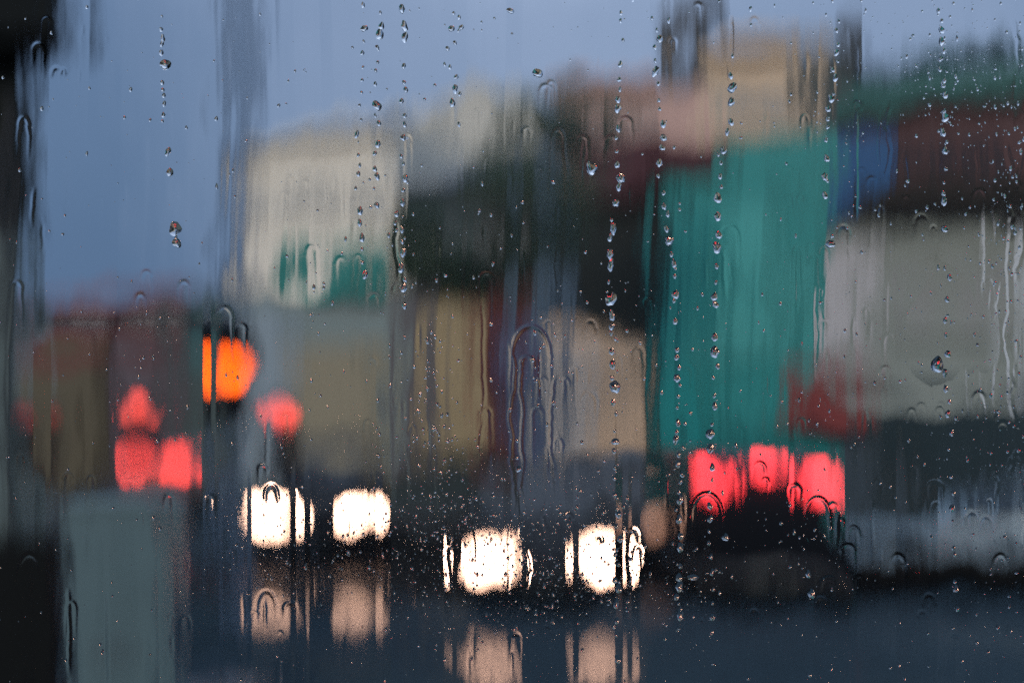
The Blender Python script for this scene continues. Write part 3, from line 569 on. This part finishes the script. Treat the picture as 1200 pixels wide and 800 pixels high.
# ------------------------------------------------------------------ raindrops
def film_y(px, py, r):
    i0, i1 = np.searchsorted(XS, (px-r, px+r)); j0, j1 = np.searchsorted(YS, (py-r, py+r))
    i1 = max(i1, i0+1); j1 = max(j1, j0+1); s_ = Hf[min(j0, ny-1):j1, min(i0, nx-1):i1]
    return FY+BASE+(float(s_.max()) if s_.size else 0)+3e-5
def drop_geo(rx, rz, rnd, na=24, nr=8, hf=.62, lump=.2):
    """a bead of water: flat back at y=0, bulging to +Y, fuller below"""
    ph = [rnd.uniform(0, 6.28) for _ in range(3)]; am = [rnd.uniform(0, lump), rnd.uniform(0, lump*.6), rnd.uniform(0, lump*.4)]
    hmax = hf*min(rx, rz); taper = rnd.uniform(0, .28); sag = rnd.uniform(.3, .5)
    vs = [(0, hmax, -rz*sag*.5)]; fs = []
    for i in range(1, nr+1):
        rho = (i/nr)**.9; hh = hmax*(1-rho**1.7)
        for j in range(na):
            a = 2*math.pi*j/na; k_ = 1+am[0]*math.cos(2*a+ph[0])+am[1]*math.cos(3*a+ph[1])+am[2]*math.cos(5*a+ph[2])
            x = math.cos(a)*rx*k_; z_ = math.sin(a)*rz*k_; x *= 1-taper*max(0, z_/rz)
            vs.append((x*rho, hh, z_*rho-rz*sag*.5*(1-rho)))
    for j in range(na): fs.append((0, 1+(j+1) % na, 1+j))
    for i in range(nr-1):
        for j in range(na): a = 1+i*na+j; b_ = 1+i*na+(j+1) % na; fs.append((a, b_, b_+na, a+na))
    base = len(vs); l0 = 1+(nr-1)*na
    for j in range(na): x, _, z_ = vs[l0+j]; vs.append((x, 0, z_))
    fs.append(tuple(base+j for j in range(na)))
    for j in range(na): pass
    return vs, fs, na, nr, base, l0
def drop_mesh(name, rx, rz, seed, na=24, nr=8, hf=.62):
    rnd = random.Random(seed); vs, fs, na, nr, base, l0 = drop_geo(rx, rz, rnd, na, nr, hf)
    vs = vs[:base]; fs = fs[:-1]+[tuple(l0+j for j in range(na))]
    me = bpy.data.meshes.new(name); me.from_pydata(vs, [], fs); me.materials.append(WATER)
    s_ = [True]*len(fs); s_[-1] = False; me.polygons.foreach_set('use_smooth', s_)
    # separate the flat back so its shading stays flat
    import bmesh
    bm = bmesh.new(); bm.from_mesh(me); bm.faces.ensure_lookup_table(); bmesh.ops.recalc_face_normals(bm, faces=bm.faces)
    bmesh.ops.split_edges(bm, edges=[e_ for e_ in bm.faces[len(bm.faces)-1].edges]); bm.to_mesh(me); bm.free()
    return me
NDROP = 0
occupied = []
def raindrop(px, py, r, label, group=None, asp=1.25, seed=None, hf=None):
    global NDROP; NDROP += 1; sd_ = seed or NDROP
    rnd = random.Random(sd_*7+1); asp = asp*rnd.uniform(.85, 1.25)
    me = drop_mesh('raindrop', r*PX, r*PX*asp, sd_, 28 if r > 3.5 else 18, 9 if r > 3.5 else 6, hf or rnd.uniform(.56, .68))
    o = bpy.data.objects.new('raindrop', me); C.objects.link(o)
    o.location = ((px-600)*PX, film_y(px, py, r), CAMZ-(py-HOR)*PX); o.rotation_euler = (0, rnd.uniform(-.25, .25), 0)
    tag(o, label, 'raindrop', group); occupied.append((px, py, r)); return o
BIG = [(194,76,6.2,'large round raindrop high in the sky, biggest of the far left bead trail',1.05),
 (205.5,268,6.6,'large raindrop ending the far left bead trail, above a smaller squashed one',1.0),
 (207.5,285,4.6,'squashed raindrop right under the large drop that ends the far left bead trail',.95),
 (199.5,202,4.0,'middle sized raindrop on the far left bead trail, third up from its end',1.1),
 (197,178,3.2,'slim raindrop on the far left bead trail, just above the middle sized one',1.5),
 (427,34,4.4,'wide raindrop at the top of the leftmost of the three trails high in the sky',.9),
 (445,41,4.4,'cone shaped raindrop at the top of the middle one of the three sky trails',1.3),
 (441.5,124,5.0,'largest raindrop of the three sky trails, just above the cream roofline',1.4),
 (471,11,4.0,'slanting raindrop at the top edge of the rightmost of the three sky trails',1.1),
 (474,31,3.6,'tall raindrop touching another below it on the rightmost of the three sky trails',1.7),
 (474.5,44,3.8,'raindrop touching the tall one above it on the rightmost of the three sky trails',1.2),
 (529,34,3.8,'wide raindrop in open sky right of the three sky trails, top of a loose cluster',.9),
 (598,13,4.2,'flat wide raindrop alone near the top edge of the sky',.7),
 (630,86,5.0,'round raindrop standing alone in the sky above the dark tree',1.15),
 (693,197,5.8,'round raindrop with glint at its top, on the oxblood fascia of the pink building',1.2),
 (727.5,209,5.2,'raindrop on the oxblood fascia, right of the round glinting one',1.1),
 (724,127,3.8,'raindrop over the pink upper wall on the trail above the fascia',1.2),
 (773,46,3.6,'teardrop over the dark chimney near the top edge',1.5),
 (768,84,3.8,'pointed raindrop below the dark chimney over pale sky',1.5),
 (716,350,5.4,'bent raindrop on the black wall between the dark tree and the turquoise wall',1.5),
 (720.5,453,6.0,'round raindrop alone over the peach shopfront',1.15),
 (721,517,3.8,'small round raindrop low on the peach shopfront, below the large round one',1.05),
 (784,282,4.6,'raindrop at the left edge of the turquoise wall, large in its trail',1.3),
 (858,103,5.2,'wedge shaped raindrop on the tan upper wall',1.1),
 (840,290,4.4,'raindrop high on the turquoise wall in the trail near its middle',1.7),
 (837.5,412,4.8,'raindrop midway down the turquoise wall',1.5),
 (832,508,5.0,'raindrop at the foot of the turquoise wall, above the left brake light',1.25),
 (973,286,5.2,'flat raindrop at the right edge of the turquoise wall below the blue sign',.8),
 (1099,427,7.4,'largest raindrop at the right, over the grey wall above the dark shop windows',1.15),
 (1105,155,3.6,'pointed raindrop on the maroon upper storey at the right',1.2),
 (1107.5,268,3.4,'raindrop on the grey wall at the right, just below the dark canopy',1.3),
 (841,232,3.6,'raindrop at the top of the turquoise wall in the trail near its middle',1.6),
 (951,695,4.4,'round raindrop at the foot of the black van, alone over the dark road',1.2),
 (947,672,3.2,'glinting raindrop below the rightmost brake light of the black van',1.4),
 (812,676,7.5,'wide flat sliver of water at the top of the cluster below the brown side light',.3),
 (724,772,3.8,'small raindrop low over the headlight reflection of the nearest car',1.1),
 (608,549,3.4,'raindrop above the left bright headlight of the nearest car',1.0),
 (850,629,4.0,'round raindrop under the left brake light of the black van',1.1)]
for a_ in BIG: raindrop(a_[0], a_[1], a_[2]*1.08, a_[3], asp=a_[4])
TR = [  # bead trails: way-points, number of beads, smallest and largest radius, label, group
 ([(189,18),(190,60),(192,100),(190,150)], 13, 1.1, 2.4, 'tiny bead in the far left trail high in the sky', 'beads of the far left trail'),
 ([(427,4),(424,60),(422,120),(421,170),(419,225),(427,330)], 20, 1.2, 2.9, 'bead in the left one of the three trails over sky and cream wall', 'beads of the left sky trail'),
 ([(446,2),(443,70),(441,160),(442,250)], 16, 1.2, 3.0, 'bead in the middle one of the three trails over sky and cream wall', 'beads of the middle sky trail'),
 ([(474,70),(475,117),(469,172),(475,205),(468,250),(470,300),(474,362)], 20, 1.4, 3.6, 'bead in the right one of the three trails over sky, cream and dark wall', 'beads of the right sky trail'),
 ([(524,12),(545,28),(531,52),(519,73),(532,82),(537,107),(530,128)], 13, 1.2, 2.9, 'bead in the loose cluster in open sky right of the three trails', 'beads of the loose sky cluster'),
 ([(729,5),(727,84),(725,110),(725,184),(723,222),(717,270),(715,300),(716,335)], 22, 1.4, 3.4, 'bead in the trail crossing the pink building and oxblood fascia', 'beads of the pink building trail'),
 ([(717,366),(719,400),(718,432),(721,480),(720,560),(722,600),(724,640),(722,700),(724,745)], 26, 1.2, 3.2, 'bead in the trail down the right side of the peach shopfront', 'beads of the peach shopfront trail'),
 ([(767,18),(768,110),(774,135),(778,160),(773,205),(777,240),(790,320),(792,380)], 24, 1.4, 3.2, 'bead in the trail down the left edge of the turquoise wall', 'beads of the left turquoise trail'),
 ([(793,400),(794,470),(793,520),(797,560),(795,600),(797,650),(795,700),(798,740)], 28, 1.4, 3.4, 'bead in the trail left of the brake lights', 'beads left of the brake lights'),
 ([(859,60),(858,130),(856,150),(848,175),(847,200),(842,240),(839,330),(836,370)], 18, 1.4, 3.3, 'bead in the trail down the upper middle of the turquoise wall', 'beads of the upper turquoise trail'),
 ([(837,390),(838,440),(835,480),(835,545),(832,590),(832,640),(836,690),(834,745)], 22, 1.3, 3.2, 'bead in the trail down to the left brake light', 'beads of the lower turquoise trail'),
 ([(981,35),(978,90),(975,120),(968,160),(967,200),(968,232)], 18, 1.3, 3.2, 'bead in the trail across the dark roof end onto the blue sign', 'beads of the blue sign trail'),
 ([(1101,4),(1103,38),(1106,80),(1105,120),(1107,180),(1107,240)], 20, 1.3, 3.2, 'bead in the trail across the green parapet and maroon storey', 'beads of the maroon storey trail'),
 ([(1110,300),(1112,340),(1108,445),(1114,480),(1114,540),(1116,600),(1117,660),(1120,745)], 22, 1.2, 2.8, 'bead in the trail down the grey wall and dark shop windows', 'beads of the grey wall trail'),
]
for wp, n_, r0, r1, lb, gr in TR:
    wp = np.array(wp, float); t_ = np.concatenate([[0], np.cumsum(np.hypot(*np.diff(wp, axis=0).T))]); T_ = t_[-1]
    rnd = random.Random(n_*31+int(wp[0][0]))
    for i in range(n_):
        q_ = (i+rnd.uniform(.1, .9))/n_*T_; x = np.interp(q_, t_, wp[:, 0])+rnd.gauss(0, 1.6); y = np.interp(q_, t_, wp[:, 1])
        r_ = (r0+(r1-r0)*rnd.random()**1.4)*1.25
        if any(abs(x-a)+abs(y-b_)*.75 < (r_+c_)*1.02 for a, b_, c_ in occupied): continue
        raindrop(x, y, r_, lb, gr, asp=1.35)
print('RAINDROPS', NDROP)

# the countless fine droplets: one body of spray
vsA, fsA = [], []; rs = random.Random(77); nspray = 0; off = 0
def density(x, y):
    d_ = .12+.2*(x > 950)*(y < 600)+.3*(x > 1130)+.13*(y > 330)*(x > 400)
    for cx, cy_, sx, sy, a in ((565,655,70,75,5.5),(690,665,60,60,4),(510,560,26,130,2.6),(470,600,30,110,1.5),(620,670,18,60,2.4),(395,640,80,40,1.0),(330,630,60,60,1.2),(810,690,30,40,3.0),(740,660,18,50,1.2),(515,420,22,90,1.0),
                               (1110,90,50,70,1.8),(980,130,30,60,1.1),(1180,330,30,300,1.2),(625,430,30,50,1.2),(180,430,35,60,1.0),(375,370,14,60,1.6),(460,270,30,60,.9),(700,440,40,60,.5),(940,640,26,50,1.6),(720,600,20,70,1.2)):
        d_ += a*math.exp(-((x-cx)/sx)**2-((y-cy_)/sy)**2)
    return min(d_, 4)/4
while nspray < 7000:
    x = rs.uniform(-120, 1320) if nspray < 4800 else rs.choice((rs.uniform(-1200, -60), rs.uniform(1260, 2400))); y = rs.uniform(-60, 860)
    if nspray < 4800 and rs.random() > density(x, y): continue
    r_ = .55+1.5*rs.random()**3.2 if nspray < 4800 else .7+3.2*rs.random()**3
    if any(abs(x-a)+abs(y-b_) < (r_+c_)*1.1 for a, b_, c_ in occupied): continue
    asp = rs.uniform(.8, 1.9)
    vs, fs, na, nr, base, l0 = drop_geo(r_*PX, r_*PX*asp, rs, 10, 4, rs.uniform(.5, .7), .22)
    vs = vs[:base]; fs = fs[:-1]+[tuple(l0+j for j in range(na))]
    Y_ = film_y(x, y, r_); X_ = (x-600)*PX; Z_ = CAMZ-(y-HOR)*PX
    vsA += [(X_+a, Y_+b_, Z_+c_) for a, b_, c_ in vs]; fsA += [tuple(off+i for i in f) for f in fs]; off += len(vs); nspray += 1
me = bpy.data.meshes.new('fine_spray'); me.from_pydata(vsA, [], fsA); me.materials.append(WATER)
import bmesh
bm = bmesh.new(); bm.from_mesh(me)
bmesh.ops.recalc_face_normals(bm, faces=bm.faces)
for f in bm.faces: f.smooth = len(f.verts) != 10
bmesh.ops.split_edges(bm, edges=list({e_ for f in bm.faces if len(f.verts) == 10 for e_ in f.edges})); bm.to_mesh(me); bm.free()
o = bpy.data.objects.new('fine_spray', me); C.objects.link(o); tag(o, 'countless tiny water droplets sprinkled over the wet window', 'droplets', kind='stuff')
